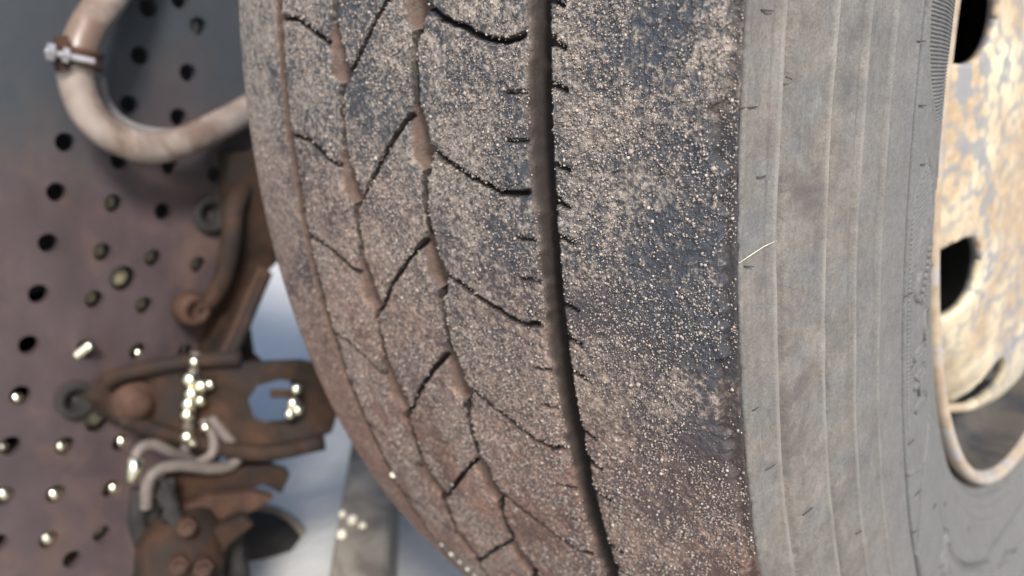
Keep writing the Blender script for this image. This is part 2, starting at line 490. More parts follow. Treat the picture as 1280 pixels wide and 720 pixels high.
for k in range(-4, 12):
    w_ = 0.34 + 0.10 * rnd.random()
    # slits that join the pockets
    sipe([(k + 0.0, 11.0), (k + 0.03, 8.6), (k + 0.12, 7.9), (k + 0.30, 7.6), (k + 0.52, 7.4)], 1.10, 7.0, 0.22)
    sipe([(k + 0.36, -36.0), (k + 0.39, -38.2), (k + 0.50, -38.8), (k + 0.70, -39.4), (k + 0.86, -40.4)], 1.10, 7.0, 0.22)
    # long wavy sipe from the pocket corner to the main groove
    q = rnd.uniform(-0.012, 0.012)
    sipe([(k + 0.84, 13.8), (k + 0.90, 19.5), (k + 0.95 + q, 25.0), (k + 1.02, 33.6), (k + 1.075 + q, 41.0), (k + 1.115, 47.0), (k + 1.125, 52.0), (k + 1.10, 58.8)], w_ + 0.22, 6.0, 0.40)
    # straight diagonal sipe down to the next groove
    sipe([(k + 0.60, 2.8), (k + 0.64, 0.6), (k + 0.78, -7.5), (k + 1.02, -19.5), (k + 1.26, -30.6), (k + 1.35, -35.0)], 0.55, 5.5, 0.22)
    # curved sipes of the inner rib
    sipe([(k + 0.78, -83.0), (k + 0.80, -76.0), (k + 0.82, -67.5), (k + 0.92, -57.0), (k + 1.03, -46.5)], 0.62, 5.5, 0.4)
    # short edge sipes both sides of the main groove
    for f, nt_ in ((0.89, 0), (0.14, 1), (0.39, 0)):
        sipe([(k + f, 68.2), (k + f + 0.015, 71.0), (k + f + 0.045, 75.2 + rnd.uniform(-1, 1))], 0.45, 3.6, 0.3)
        if nt_:
            sipe([(k + f - 0.012, 68.6), (k + f, 70.4)], 1.25, 4.2, 0.3)
    for f in (0.45, 0.76):
        sipe([(k + f, 52.5 + rnd.uniform(-1, 1)), (k + f - 0.005, 57.0), (k + f, 59.8)], 0.30, 3.0, 0.2, 0.7)

# feathered outer shoulder
nt1 = vnoise(VV / 9.0, X * 0 + 1.2, 21); nt2 = vnoise(VV / 2.2, X * 0 + 1.9, 22)
nt3 = vnoise(VV / 0.9, X * 0 + 2.6, 24)
chunk = sstep(0.64, 0.72, vnoise(VV / 15.0, X * 0 + 5.1, 23)) * 3.4
edge = 126.5 - nt1 * 2.4 - nt2 * 1.6 - nt3 * 0.9 - chunk
sh = sstep(-0.35, 0.45, X - edge)
dep = np.maximum(dep, sh * 2.3)
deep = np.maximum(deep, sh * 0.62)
dep = dep + 6.0 * np.clip((X - 127.3) / 1.4, 0, 1)
# left shoulder rounding
dep = dep + 3.0 * np.clip((-X - 128) / 11.0, 0, 1) ** 2
# roughness of the worn surface
top = 1 - np.clip(dep / 1.5, 0, 1)
rough = (vnoise(VV / 1.5, X / 1.5, 31) - 0.5) * 0.75 + (vnoise(VV / 3.1, X / 3.1, 32) - 0.5) * 0.45 + (vnoise(VV / 22, X / 18, 33) - 0.5) * 0.9
smooth_zone = sstep(-84, -90, X)
rough = rough * (1 - 0.75 * smooth_zone)
RAD = (500.0 - crown(X) - dep + rough * np.where(hi, 0.10 + 0.90 * top, 0.3)) / 1000.0
A = np.radians(PHI)
V = np.stack([X / 1000.0, -RAD * np.cos(A), RAD * np.sin(A)], -1)
nr, nc = X.shape
idx = np.arange(nr * nc).reshape(nr, nc)
nxt = np.roll(idx, -1, 0)
cuts = [-136.5, -84.0, -37.8, 8.0, 64.0, 130.0]
for a, b in zip(cuts, cuts[1:]):
    cc = np.where((xs[:-1] + 0.32 >= a) & (xs[:-1] + 0.32 < b))[0]
    c0, c1 = cc[0], cc[-1] + 2
    sub = np.arange(nr * (c1 - c0)).reshape(nr, c1 - c0)
    sn = np.roll(sub, -1, 0)
    F = np.stack([sub[:, :-1], sub[:, 1:], sn[:, 1:], sn[:, :-1]], -1).reshape(-1, 4)
    o = link_mesh('tread_rib', V[:, c0:c1].reshape(-1, 3), F, M_TREAD, wheel, True, UPW)
    for nm, arr in (('groove', gmask), ('deep', deep)):
        at = o.data.attributes.new(nm, 'FLOAT', 'POINT')
        at.data.foreach_set('value', arr[:, c0:c1].astype(np.float32).ravel())

# grit stuck to the tread: many tiny stones in one mesh
def grains(n, seed):
    r = np.random.default_rng(seed)
    p = r.uniform(-48, 15, n); x = r.uniform(-128, 127.3, n)
    v = p * ARC
    dens = vnoise(v / 20, x / 20, 41) * 0.7 + vnoise(v / 6, x / 6, 42) * 0.5
    keep = (r.random(n) < np.clip((dens - 0.36) * 2.4, 0.05, 1)) & (r.random(n) < np.where(x < -84, 0.16, 1))
    p, x, v = p[keep], x[keep], v[keep]
    ri = np.clip(np.searchsorted(ph_hi, p), 0, len(ph_hi) - 1); ci = np.clip(((x - XL) / 0.64).round().astype(int), 0, nc - 1)
    ok = ((dep[ri, ci] < 1.2) | ((x > 122) & (dep[ri, ci] < 3.5))) & ~((x > 67.6) & (x < 70.4))
    p, x, ri, ci = p[ok], x[ok], ri[ok], ci[ok]
    n = len(p)
    s = np.clip(np.exp(r.normal(-1.33, 0.40, n)), 0.13, 0.66) / 1000
    big = r.random(n) < 0.012
    s = np.where(big, s * 1.7, s)
    rad = RAD[ri, ci] + s * 0.25
    a = np.radians(p)
    c = np.stack([x / 1000, -rad * np.cos(a), rad * np.sin(a)], -1)
    octv = np.array([(1, 0, 0), (-1, 0, 0), (0, 1, 0), (0, -1, 0), (0, 0, 1), (0, 0, -1)], float)
    octf = np.array([(0, 2, 4), (2, 1, 4), (1, 3, 4), (3, 0, 4), (2, 0, 5), (1, 2, 5), (3, 1, 5), (0, 3, 5)])
    q = r.normal(size=(n, 4)); q /= np.linalg.norm(q, axis=1, keepdims=True)
    w_, i_, j_, k_ = q.T
    R = np.stack([1 - 2 * (j_**2 + k_**2), 2 * (i_ * j_ - k_ * w_), 2 * (i_ * k_ + j_ * w_), 2 * (i_ * j_ + k_ * w_), 1 - 2 * (i_**2 + k_**2), 2 * (j_ * k_ - i_ * w_), 2 * (i_ * k_ - j_ * w_), 2 * (j_ * k_ + i_ * w_), 1 - 2 * (i_**2 + j_**2)], -1).reshape(n, 3, 3)
    jit = octv[None] * r.uniform(0.5, 1.45, (n, 6, 1))
    VG = np.einsum('nij,nkj->nki', R, jit) * s[:, None, None] + c[:, None, :]
    FG = (octf[None] + (np.arange(n) * 6)[:, None, None]).reshape(-1, 3)
    return VG.reshape(-1, 3), FG
VG, FG = grains(260000, 5)
tag(link_mesh('grit', VG, FG, M_GRIT, wheel, False, UPW), kind='stuff')

# ------------------------------------------------ outer sidewall
PROF = np.array([(.1272, .4903), (.1283, .4880), (.1296, .4815), (.1310, .4740), (.1335, .4620), (.1352, .4500), (.1380, .4390), (.1410, .4200), (.1427, .3990), (.1430, .3800), (.1408, .3650), (.1362, .3500), (.1305, .3330), (.1245, .3150), (.1195, .3065), (.1130, .3015), (.1080, .2960)])
def prof_x(r): return np.interp(r, PROF[::-1, 1], SPX[::-1])
# smoothed profile
rr = np.concatenate([np.arange(.2960, .350, .0010), np.arange(.350, .4015, .00042), np.arange(.4015, .4905, .0007)])
px = np.interp(rr, PROF[::-1, 1], PROF[::-1, 0])
for _ in range(2):
    ker = 4
    pad = np.concatenate([np.full(ker, px[0]) - np.arange(ker, 0, -1) * (px[1] - px[0]), px, np.full(ker, px[-1]) + np.arange(1, ker + 1) * (px[-1] - px[-2])])
    px = np.array([pad[i:i + 2 * ker + 1].mean() for i in range(len(px))])
tx = np.gradient(px, rr)
nx_, nrr = 1 / np.hypot(1, tx), -tx / np.hypot(1, tx)     # outward normal (x, r)
sph = np.concatenate([np.arange(-45, 13, 0.11), np.arange(13, 240, 1.0), np.arange(240, 315, 0.25)])
SP, SR = np.meshgrid(sph, rr, indexing='ij')
SPW = np.where(SP > 180, SP - 360, SP)
mmr = SR * 1000
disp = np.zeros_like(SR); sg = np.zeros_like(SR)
vv_ = SPW * math.pi / 180 * 400
wob = (vnoise(vv_ / 16, mmr * 0, 51) - 0.5)
def ring(r0, h, wd, side=0):
    global disp
    d = mmr - r0 - wob * 0.5
    disp += h * np.exp(-(d / wd) ** 2)
ring(474.8, 1.9, 0.8); ring(470.8, -2.4, 1.9)
ring(450.2, 1.5, 0.6); ring(448.0, -1.2, 1.2); ring(458.5, -0.25, 2.5); ring(481, -0.3, 1.5); ring(484.5, 0.25, 0.5); ring(478.5, 0.25, 0.5)
disp += 0.45 * sstep(434.6, 433.6, mmr) + 0.40 * sstep(419.6, 418.8, mmr)
for r_ in (371.0, 352.0, 349.0, 336.0, 333.5, 327.0):
    ring(r_, 0.45, 0.45); ring(r_ - 1.1, -0.45, 0.6)
ring(433.7, 0.75, 0.5); ring(419.0, 0.55, 0.5); ring(435.6, -0.5, 0.8); ring(420.8, -0.4, 0.8)
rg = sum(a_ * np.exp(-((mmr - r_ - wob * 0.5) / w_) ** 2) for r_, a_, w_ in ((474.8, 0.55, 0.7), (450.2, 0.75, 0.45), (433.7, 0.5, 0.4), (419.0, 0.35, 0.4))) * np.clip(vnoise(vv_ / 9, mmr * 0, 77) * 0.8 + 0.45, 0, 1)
ring(398.9, -2.6, 1.0)
ring(401.4, 0.25, 0.8)
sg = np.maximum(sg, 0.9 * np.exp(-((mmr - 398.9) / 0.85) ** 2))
disp += (vnoise(vv_ / 24, mmr / 24, 52) - 0.5) * 0.7 * sstep(395, 420, mmr) + (vnoise(vv_ / 5, mmr / 3, 53) - 0.5) * 0.14
# scuffed strip next to the tread: fine ragged lines along the tyre
strip = sstep(474.5, 477, mmr)
disp += strip * (vnoise(vv_ / 30, mmr / 0.9, 54) - 0.5) * 0.30
ring(487.6, 0.5, 0.8)
rag = vnoise(vv_ * 1.25 / 5, mmr * 0 + .5, 81) * 0.5 + vnoise(vv_ * 1.25 / 1.6, mmr * 0 + .5, 82) * 0.5
disp -= sstep(486.2 + 3.0 * rag, 488.2 + 3.0 * rag, mmr) * 1.7
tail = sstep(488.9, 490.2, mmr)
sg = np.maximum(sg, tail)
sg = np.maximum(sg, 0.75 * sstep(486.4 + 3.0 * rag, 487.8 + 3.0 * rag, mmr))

def seg_dist(pts, per=400.0):
    v = SPW * math.pi / 180 * per
    d = np.full(SR.shape, 99.0)
    P = [(p * math.pi / 180 * per, r) for p, r in pts]
    for (a, b), (e, f) in zip(P, P[1:]):
        m = (v > min(a, e) - 8) & (v < max(a, e) + 8) & (mmr > min(b, f) - 8) & (mmr < max(b, f) + 8)
        if not m.any(): continue
        L2 = (e - a) ** 2 + (f - b) ** 2 + 1e-9
        s = np.clip(((v[m] - a) * (e - a) + (mmr[m] - b) * (f - b)) / L2, 0, 1)
        d[m] = np.minimum(d[m], np.hypot(v[m] - a - s * (e - a), mmr[m] - b - s * (f - b)))
    return d
def line(pts, h, wd):
    global disp, sg
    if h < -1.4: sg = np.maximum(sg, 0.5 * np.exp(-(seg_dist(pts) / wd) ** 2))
    disp += h * np.exp(-(seg_dist(pts) / wd) ** 2)
line([(4.76, 397.1), (2.64, 393.6), (1.1, 389.1), (-0.53, 381.4), (-2.89, 369.6), (-5.57, 356.0)], 0.7, 0.7)
line([(-3.05, 382.6), (-3.78, 388.2), (-4.67, 393.8), (-5.73, 396.2)], 0.6, 0.7)
line([(-3.05, 382.2), (-3.5, 379.0), (-4.84, 373.1), (-6.79, 366.1), (-10.69, 357.5), (-14.5, 356.5), (-21.0, 359)], -1.3, 0.7)
line([(-9.15, 389.8), (-7.6, 388.4), (-6.63, 384.9), (-6.14, 380.2), (-7.03, 373.6), (-8.58, 370.3)], 1.0, 0.8)
line([(-14.6, 366.0), (-16.2, 367.0), (-19.0, 365.0)], -0.7, 1.3)
line([(-22.15, 397.1), (-23.7, 382.1), (-22.24, 373.6), (-21.18, 368.4)], 1.1, 0.8)
line([(-23.7, 382.1), (-26.54, 387.9), (-30.2, 396.9)], -1.5, 0.8)
line([(-30.2, 396.9), (-36, 396.0), (-44, 392)], 0.7, 0.9)
line([(-22, 361), (-25.81, 358.0), (-30.12, 359.4), (-34.92, 361.1), (-40.69, 359.9), (-47.2, 355.2), (-57.85, 346.8), (-64.92, 343.7), (-67.44, 337.8), (-76.38, 331.5), (-84.84, 329.8), (-92, 331)], -2.2, 0.9)
line([(-38, 363.0), (-42, 361.6), (-47.2, 357.2), (-57.85, 348.8), (-64.92, 345.7)], 2.0, 0.9)
line([(-45, 312), (-48.01, 315.5), (-51.5, 326.5), (-51.1, 346)], -1.2, 1.0)
line([(-80, 352), (-74, 346), (-70.0, 352), (-70, 366)], -1.8, 1.0)
disp += 1.3 * sstep(321, 318.5, mmr) - 1.2 * np.exp(-((mmr - 312) / 1.5) ** 2) - 1.2 * np.exp(-((mmr - 306) / 1.0) ** 2)
disp += 0.8 * (vnoise(vv_ / 1.2, mmr / 1.2, 55) - 0.5) * ((SPW < -58) & (SPW > -80) & (mmr > 318) & (mmr < 330))
DR = SR + disp / 1000 * nrr[None, :] - tail * 0.006
DX = px[None, :] + disp / 1000 * nx_[None, :]
A = np.radians(SP)
VS = np.stack([DX, -DR * np.cos(A), DR * np.sin(A)], -1)
nr2, nc2 = SR.shape
sub = np.arange(nr2 * nc2).reshape(nr2, nc2); sn = np.roll(sub, -1, 0)
F = np.stack([sub[:, :-1], sn[:, :-1], sn[:, 1:], sub[:, 1:]], -1).reshape(-1, 4)[:, ::-1]
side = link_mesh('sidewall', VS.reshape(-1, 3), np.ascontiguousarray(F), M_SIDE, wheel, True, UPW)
dustp = np.interp(mmr, [296, 340, 398, 402, 420, 436, 455, 473, 480, 490], [0.25, 0.15, 0.06, 0.22, 0.45, 0.75, 1.0, 1.0, 0.9, 0.75])
at = side.data.attributes.new('polar', 'FLOAT_VECTOR', 'POINT')
at.data.foreach_set('vector', np.stack([mmr, vv_, np.zeros_like(mmr)], -1).astype(np.float32).ravel())
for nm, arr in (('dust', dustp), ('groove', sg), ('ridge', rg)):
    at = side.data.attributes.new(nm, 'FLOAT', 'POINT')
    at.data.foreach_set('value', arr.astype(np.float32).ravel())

def SPt(phi, rmm, h=0.0):
    """point on the outer sidewall, h mm proud"""
    r = rmm / 1000
    x = float(np.interp(r, rr, px)); a_ = float(np.interp(r, rr, nx_)); b_ = float(np.interp(r, rr, nrr))
    r2 = r + h / 1000 * b_; x2 = x + h / 1000 * a_
    off = 0.45 * (rmm < 434) + 0.40 * (rmm < 419)
    x2 += off / 1000 * a_; r2 += off / 1000 * b_
    p = math.radians(phi)
    return Vector((x2, -r2 * math.cos(p), r2 * math.sin(p)))

def rib_bar(bm, pts, wd, h, base=-0.25):
    """raised bar along (phi, r) points: trapezoid section lying on the sidewall"""
    n = len(pts)
    P = [SPt(a, b) for a, b in pts]
    rings = []
    for i, (a, b) in enumerate(pts):
        t = (P[min(i + 1, n - 1)] - P[max(i - 1, 0)]).normalized()
        nrm = (SPt(a, b, 1.0) - SPt(a, b, 0.0)).normalized()
        s = nrm.cross(t).normalized()
        q = P[i]
        rings.append([bm.verts.new(q + s * (-wd * .5e-3) + nrm * base * 1e-3), bm.verts.new(q + s * (-wd * .25e-3) + nrm * h * 1e-3),
                      bm.verts.new(q + s * (wd * .25e-3) + nrm * h * 1e-3), bm.verts.new(q + s * (wd * .5e-3) + nrm * base * 1e-3)])
    for a, b in zip(rings, rings[1:]):
        for k in range(3):
            bm.faces.new((a[k], a[k + 1], b[k + 1], b[k]))
    bm.faces.new(rings[0]); bm.faces.new(rings[-1][::-1])

def lerp_poly(pl, v):
    return float(np.interp(v, [p[0] for p in pl], [p[1] for p in pl]))
# ribbed panel by the letters, upper
bm = bmesh.new()
L1 = [(-5.57, 356.0), (-2.89, 370.0), (-0.53, 381.6), (1.1, 389.3), (2.64, 393.8), (4.76, 396.0), (12, 396.0)]
ph_ = -4.6
while ph_ < 12:
    ra = lerp_poly(L1, ph_) - 1.2
    if ra > 350.5:
        rib_bar(bm, [(ph_ + 0.42 * max(0, ph_) / 6 * (1 - (1 - k / 6)) * -0.0 - 0.10 * k / 6 * ph_ * 0.35, ra + (349.0 - ra) * k / 6) for k in range(7)], 0.95, 0.60)
    ph_ += 0.20
from_bm('ribbed_panel', bm, M_SIDE, wheel, True, UPW)
bm = bmesh.new()
L2 = [(-20.5, 396.6), (-5.73, 396.4), (-4.67, 393.6), (-3.78, 388.0), (-3.2, 383.0)]
R2 = [(-20.5, 393.0), (-8.6, 393.0), (-7.9, 371.0), (-6.79, 367.5), (-4.84, 374.0), (-3.2, 381.5)]
ph_ = -20.0
while ph_ < -3.3:
    a_ = lerp_poly(L2, ph_) - 0.9; 
    pts = []
    for k in range(11):
        r_ = a_ - k * 2.8
        p_ = ph_ + (a_ - r_) * 0.028
        lim = lerp_poly(R2, p_)
        pts.append((p_, max(r_, lim)))
        if r_ <= lim: break
    if len(pts) > 1 and abs(pts[0][1] - pts[-1][1]) > 1.2:
        rib_bar(bm, pts, 0.72, 0.62)
    ph_ += 0.27
from_bm('ribbed_panel', bm, M_SIDE, wheel, True, UPW)

def letter(strokes, wd=1.0, h=0.55):
    h *= 2.2; wd *= 1.15
    b = bmesh.new()
    for s in strokes:
        rib_bar(b, s, wd, h)
    return from_bm('raised_letter', b, M_SIDE, wheel, True, UPW)
def outline(pts): return [pts + [pts[0]]]
letter([[(-9.2, 383.6), (-9.35, 386.2), (-9.75, 388.6), (-10.4, 388.8), (-10.85, 386.2), (-10.75, 383.8)]], 2.0, 0.6)
hc = []
for i in range(9):
    p_ = -8.35 - i * 0.33
    wide = min(4, 1 + i // 2)
    for j in range(wide):
        r_ = 371.6 + j * 3.1 + (i % 2) * 1.2
        if r_ < 384:
            hc.append([(p_, r_), (p_ - 0.17, r_ + 1.7)])
            hc.append([(p_ - 0.17, r_ + 1.7), (p_ - 0.30, r_ + 0.4)])
letter(hc, 1.0, 0.6)
letter(outline([(-14.43, 377.1), (-12.07, 378.1), (-12.24, 373.1), (-14.35, 371.9)]), 0.7, 0.5)
letter(outline([(-14.02, 388.6), (-14.19, 377.4), (-14.84, 377.1), (-14.59, 388.9)]), 0.8, 0.55)
letter(outline([(-15.65, 388.4), (-15.73, 377.4), (-16.3, 377.1), (-16.3, 383.0), (-17.44, 382.3), (-17.4, 384.6), (-16.2, 385.5)]), 0.8, 0.55)
letter(outline([(-16.6, 388.9), (-16.22, 387.2), (-16.3, 384.6), (-16.55, 386.4)]), 0.7, 0.5)
letter(outline([(-17.85, 388.4), (-18.01, 376.2), (-18.66, 375.0), (-18.33, 388.4)]), 0.8, 0.55)
letter([[(-37.0, 360.5), (-36.5, 366.5), (-37.4, 368.4), (-36.5, 373.0), (-36.9, 380.0)], [(-38.6, 364), (-38.2, 372), (-38.4, 380)]], 2.6, 0.9)

# moulding hairs left on the sidewall
HAIRS = [(3.54, 481.4, 4), (0.61, 486.5, 6), (-1.67, 480.4, 3), (-4.59, 485.1, 3), (-10.2, 484.4, 2.5), (-13.21, 479.0, 4), (-17.03, 462.8, 5), (2.89, 401.5, 5.5), (-0.04, 394.5, 5), (-3.05, 388.5, 5),
         (-9.8, 395.5, 5), (-4.76, 358.0, 6), (-14.59, 392.8, 5), (-19.88, 393.7, 4.5), (-24.84, 390.4, 4.5), (-27.6, 397.4, 2.5), (-37.6, 345.1, 3), (-54.92, 329.2, 4), (-10.4, 360, 6), (-1.2, 356, 5), (-30, 372, 4), (-21.5, 436, 3), (1.5, 470.5, 2)]
for p_, r_, ln in HAIRS:
    b = bmesh.new()
    dp_ = rnd.uniform(-0.10, 0.06)
    add_tube(b, [SPt(p_, r_ + ln * 0.5, 0.1), SPt(p_ + dp_ * 0.4, r_, 0.65), SPt(p_ + dp_, r_ - ln * 0.5, 0.8)], [0.00026, 0.00024, 0.00015], 5)
    from_bm('moulding_hair', b, M_HAIR, wheel, True, UPW)

# inner sidewall and bead (seen from other sides)
bm = bmesh.new()
add_lathe(bm, (0, 0, 0), (1, 0, 0), [(.4862, -.1388), (.470, -.1405), (.44, -.1410), (.40, -.1415), (.36, -.1400), (.33, -.1330), (.300, -.1215), (.294, -.118)], 120)
from_bm('inner_sidewall', bm, M_SIDE, wheel, True, UPW)

# rim
bm = bmesh.new()
add_lathe(bm, (0, 0, 0), (1, 0, 0), [(.2935, .1090), (.2960, .1140), (.2978, .1185), (.2975, .1222), (.2952, .1238), (.2920, .1234), (.2900, .1215), (.2888, .1180)], 200)
from_bm('rim_flange', bm, M_RIM, wheel, True, UPW)
bm = bmesh.new()
add_lathe(bm, (0, 0, 0), (1, 0, 0), [(.2888, .1180), (.2872, .1080), (.2860, .0960), (.2830, .0880), (.2730, .0800), (.2660, .0650), (.2600, .0300), (.2580, -.0300), (.2660, -.0900), (.2830, -.1120), (.2960, -.1230), (.2960, -.1160)], 160)
from_bm('rim_barrel', bm, M_BARREL, wheel, True, UPW)

# disc with hand holes
rd = np.arange(0.070, 0.2595, 0.0010)
pd = np.radians(np.arange(0, 360, 0.4))
dx = np.interp(rd, [0.07, 0.10, 0.15, 0.19, 0.205, 0.220, 0.230, 0.238, 0.246, 0.252, 0.259], [0.122, 0.123, 0.121, 0.116, 0.1138, 0.1115, 0.1085, 0.1040, 0.0960, 0.0790, 0.035])
PD, RD = np.meshgrid(pd, rd, indexing='ij')
yy = -RD * np.cos(PD); zz = RD * np.sin(PD)
keep = np.ones(RD.shape, bool)
for h in range(10):
    a = math.radians(8.5 - 36 * h)
    cy, cz = -0.2350 * math.cos(a), 0.2350 * math.sin(a)
    d = np.hypot(yy - cy, zz - cz)
    ins = d < 0.0258
    keep &= ~ins
    near = (d >= 0.0258) & (d < 0.0276)
    f = 0.0258 / np.maximum(d, 1e-6)
    yy = np.where(near, cy + (yy - cy) * f, yy); zz = np.where(near, cz + (zz - cz) * f, zz)
RR2 = np.hypot(yy, zz)
xx = np.interp(RR2, rd, dx)
n_a, n_b = RD.shape
ii = np.arange(n_a * n_b).reshape(n_a, n_b); jn = np.roll(ii, -1, 0); kn = np.roll(keep, -1, 0)
fk = keep[:, :-1] & keep[:, 1:] & kn[:, 1:] & kn[:, :-1]
F = np.stack([ii[:, :-1], ii[:, 1:], jn[:, 1:], jn[:, :-1]], -1)[fk]
used = np.unique(F); remap = np.full(n_a * n_b, -1); remap[used] = np.arange(len(used))
disc = link_mesh('wheel_disc', np.stack([xx, yy, zz], -1).reshape(-1, 3)[used], remap[F], M_DISC, wheel, True, UPW)
so = disc.modifiers.new('thickness', 'SOLIDIFY'); so.thickness = 0.006; so.offset = -1
bm = bmesh.new()
add_lathe(bm, (0, 0, 0), (1, 0, 0), [(.0715, .06), (.0715, .128), (.066, .150), (.050, .165), (.0, .168)], 48)
from_bm('hub', bm, M_RUST, wheel, True, UPW)
for h in range(10):
    a = math.radians(36 * h)
    b = bmesh.new()
    c = Vector((0, -0.118 * math.cos(a), 0.118 * math.sin(a)))
    add_hex(b, c + Vector((.115, 0, 0)), c + Vector((.142, 0, 0)), .018)
    add_cyl(b, c + Vector((.142, 0, 0)), c + Vector((.155, 0, 0)), .010)
    from_bm('lug_nut', b, M_STEEL, wheel, False, UPW)
# brake drum behind the disc
bm = bmesh.new()
add_lathe(bm, (0, 0, 0), (1, 0, 0), [(.0, .065), (.15, .065), (.185, .060), (.19, .050), (.19, -.10), (.0, -.10)], 64)
from_bm('brake_drum', bm, M_BLACK, wheel, True, UPW)

# pale grains added to stand in for sun glints; one straw fibre
def add_glint_grain(px_, r_, loc, label, group=None):
    b = bmesh.new()
    bmesh.ops.create_icosphere(b, subdivisions=2, radius=r_)
    for v in b.verts: v.co *= 1 + rnd.uniform(-0.13, 0.13)
    bmesh.ops.scale(b, vec=(1.0, 0.9, 0.8), verts=b.verts)
    o = from_bm('glint_grain', b, M_GLINT, None, True, loc)
    return tag(o, label, 'glint_grain', group)
def on_tread(phi, x, out):
    r_ = (500 - float(crown(np.array(x))) + out) / 1000; a = math.radians(phi)
    return (x / 1000, -r_ * math.cos(a), r_ * math.sin(a))
add_glint_grain(0, .0021, on_tread(-22.3, -82.5, 0.0), 'pale cream grain added as a sun glint in the narrow groove nearest the left edge of the tread')
for i, (ph_, x_, r_) in enumerate([(-28.9, -76, .0011), (-29.4, -70, .0015), (-30.0, -66, .0011), (-30.5, -62, .0014), (-30.9, -58, .0012), (-31.4, -54, .0016), (-31.9, -50, .0013)]):
    add_glint_grain(0, r_, on_tread(ph_, x_, 0.3), ['uppermost', 'second', 'third', 'fourth', 'fifth', 'sixth', 'lowest'][i] + ' pale chip added as a sun glint down the lower left tread edge against the ground', 'pale glint chips along the tread edge')
bm = bmesh.new()
add_tube(bm, [SPt(-4.40, 489.0, 0.5), SPt(-4.22, 484, 0.7), SPt(-4.10, 479, 0.7), SPt(-4.02, 474.5, 1.4)], [.00009, .00013, .00012, .00008], 5)
o = from_bm('straw_fibre', bm, M_STRAW, None, True)
tag(o, 'thin pale straw fibre lying across the upper sidewall beside the tread', 'straw')

# ---------------------------------------------------------------- behind the wheel: perforated frame plate
XP = -0.45
rail = empty('frame_plate', (XP, -0.5, -0.45), 'rusty purple brown steel plate full of round holes behind the tyre', 'plate')
RL = (-XP, 0.5, 0.45)
HOLES = [(-394, 76), (-367, 83), (-354, 62), (-407, 39), (-369, 24), (-422, 1), (-383, -12), (-475, -24), (-397, -52), (-437, -42), (-358, -64), (-488, -61), (-448, -76), (-409, -89), (-501, -99), (-463, -114), (-424, -127), (-386, -141), (-451, -139), (-515, -137), (-476, -151), (-438, -166), (-529, -175), (-490, -190), (-450, -204), (-410, -217), (-542, -213), (-491, -253), (-556, -251), (-519, -266), (-477, -280), (-533, -304), (-492, -318), (-568, -290), (-545, -341), (-506, -355), (-532, -366)]
BIG = {(-451, -139): 11.0, (-491, -253): 11.0}
out = [(XP, -0.80, -0.44), (XP, -0.80, 0.30), (XP, -0.20, 0.30), (XP, -0.20, -0.04), (XP, -0.325, -0.10), (XP, -0.350, -0.20), (XP, -0.385, -0.30), (XP, -0.43, -0.44)]
# the lattice goes on beyond the frame
lat = list(HOLES)
for i in range(-14, 16):
    for j in range(-14, 16):
        y = -463 - 13 * i + 38.7 * j; z = -114 - 37.5 * i - 13.0 * j
        if not (-775 < y < -350 and -420 < z < 275): continue
        if z < 0 and y > -345 - (-z) * 0.25: continue
        if all(math.hypot(y - h[0], z - h[1]) > 26 for h in lat) and (y < -560 or z > 85):
            lat.append((round(y), round(z)))
loops = []
for y, z in lat:
    r_ = BIG.get((y, z), 7.6)
    loops.append([(XP, (y + r_ * math.cos(2 * math.pi * k / 24)) / 1000, (z + r_ * math.sin(2 * math.pi * k / 24)) / 1000) for k in range(24)])
bm = bmesh.new()
add_slab(bm, out, loops, Vector((-0.009, 0, 0)))
from_bm('web_plate', bm, M_RAIL, rail, False, RL)
bm = bmesh.new()
add_box(bm, (XP - 0.045, -0.56, 0.306), (0.10, 0.49, 0.012))
from_bm('top_flange', bm, M_RAIL, rail, False, RL)
def bolt(y, z, mat, x_off, r_, ln, oy=0, oz=0, hexh=False):
    b = bmesh.new()
    c = Vector((XP + x_off, (y + oy) / 1000, (z + oz) / 1000))
    add_lathe(b, c, (1, 0, 0), [(0, ln), (r_ * .34, ln - r_ * .06), (r_ * .64, ln - r_ * .23), (r_ * .87, ln - r_ * .5), (r_, ln - r_), (r_, -0.02), (0, -0.02)], 18)
    return from_bm('bolt', b, mat, rail, True, RL)
# khaki plugs deep in some holes, bright zinc bolts added in others for sun glints
for y, z in [(-354, 62), (-463, -114), (-448, -76), (-424, -127), (-386, -141), (-476, -151), (-450, -204), (-410, -217), (-438, -166), (-492, -318), (-506, -355)]: bolt(y, z, M_OLIVE, -0.020, 0.0072, 0.010)
for y, z in [(-451, -139), (-491, -253)]: bolt(y, z, M_OLIVE, -0.018, 0.0105, 0.010)
for y, z, oy, oz, r_ in [(-542, -213, -2, -3, 0.005), (-556, -251, -5, 0, 0.005), (-519, -266, -2, -1, 0.0062), (-477, -280, 3, -1, 0.0062), (-533, -304, 0, -2, 0.0066), (-492, -318, 4, -2, 0.0055), (-568, -290, 1, 0, 0.007), (-545, -341, 0, 0, 0.0074), (-450, -204, 2, -3, 0.004)]: bolt(y, z, M_ZINC, -0.010, r_ * 1.05, 0.008, oy, oz)
# threaded stud poking out of a hole
b = bmesh.new()
c0 = Vector((-0.452, -0.4953, -0.1934)); c1 = Vector((-0.436, -0.4892, -0.1834))
for i in range(7):
    t = i / 7
    add_cyl(b, c0.lerp(c1, t), c0.lerp(c1, t + 0.09), .0042, .0042, 12)
    add_cyl(b, c0.lerp(c1, t + 0.08), c0.lerp(c1, t + 0.145), .0035, .0035, 12)
from_bm('threaded_stud', b, M_ZINC, rail, True, RL)
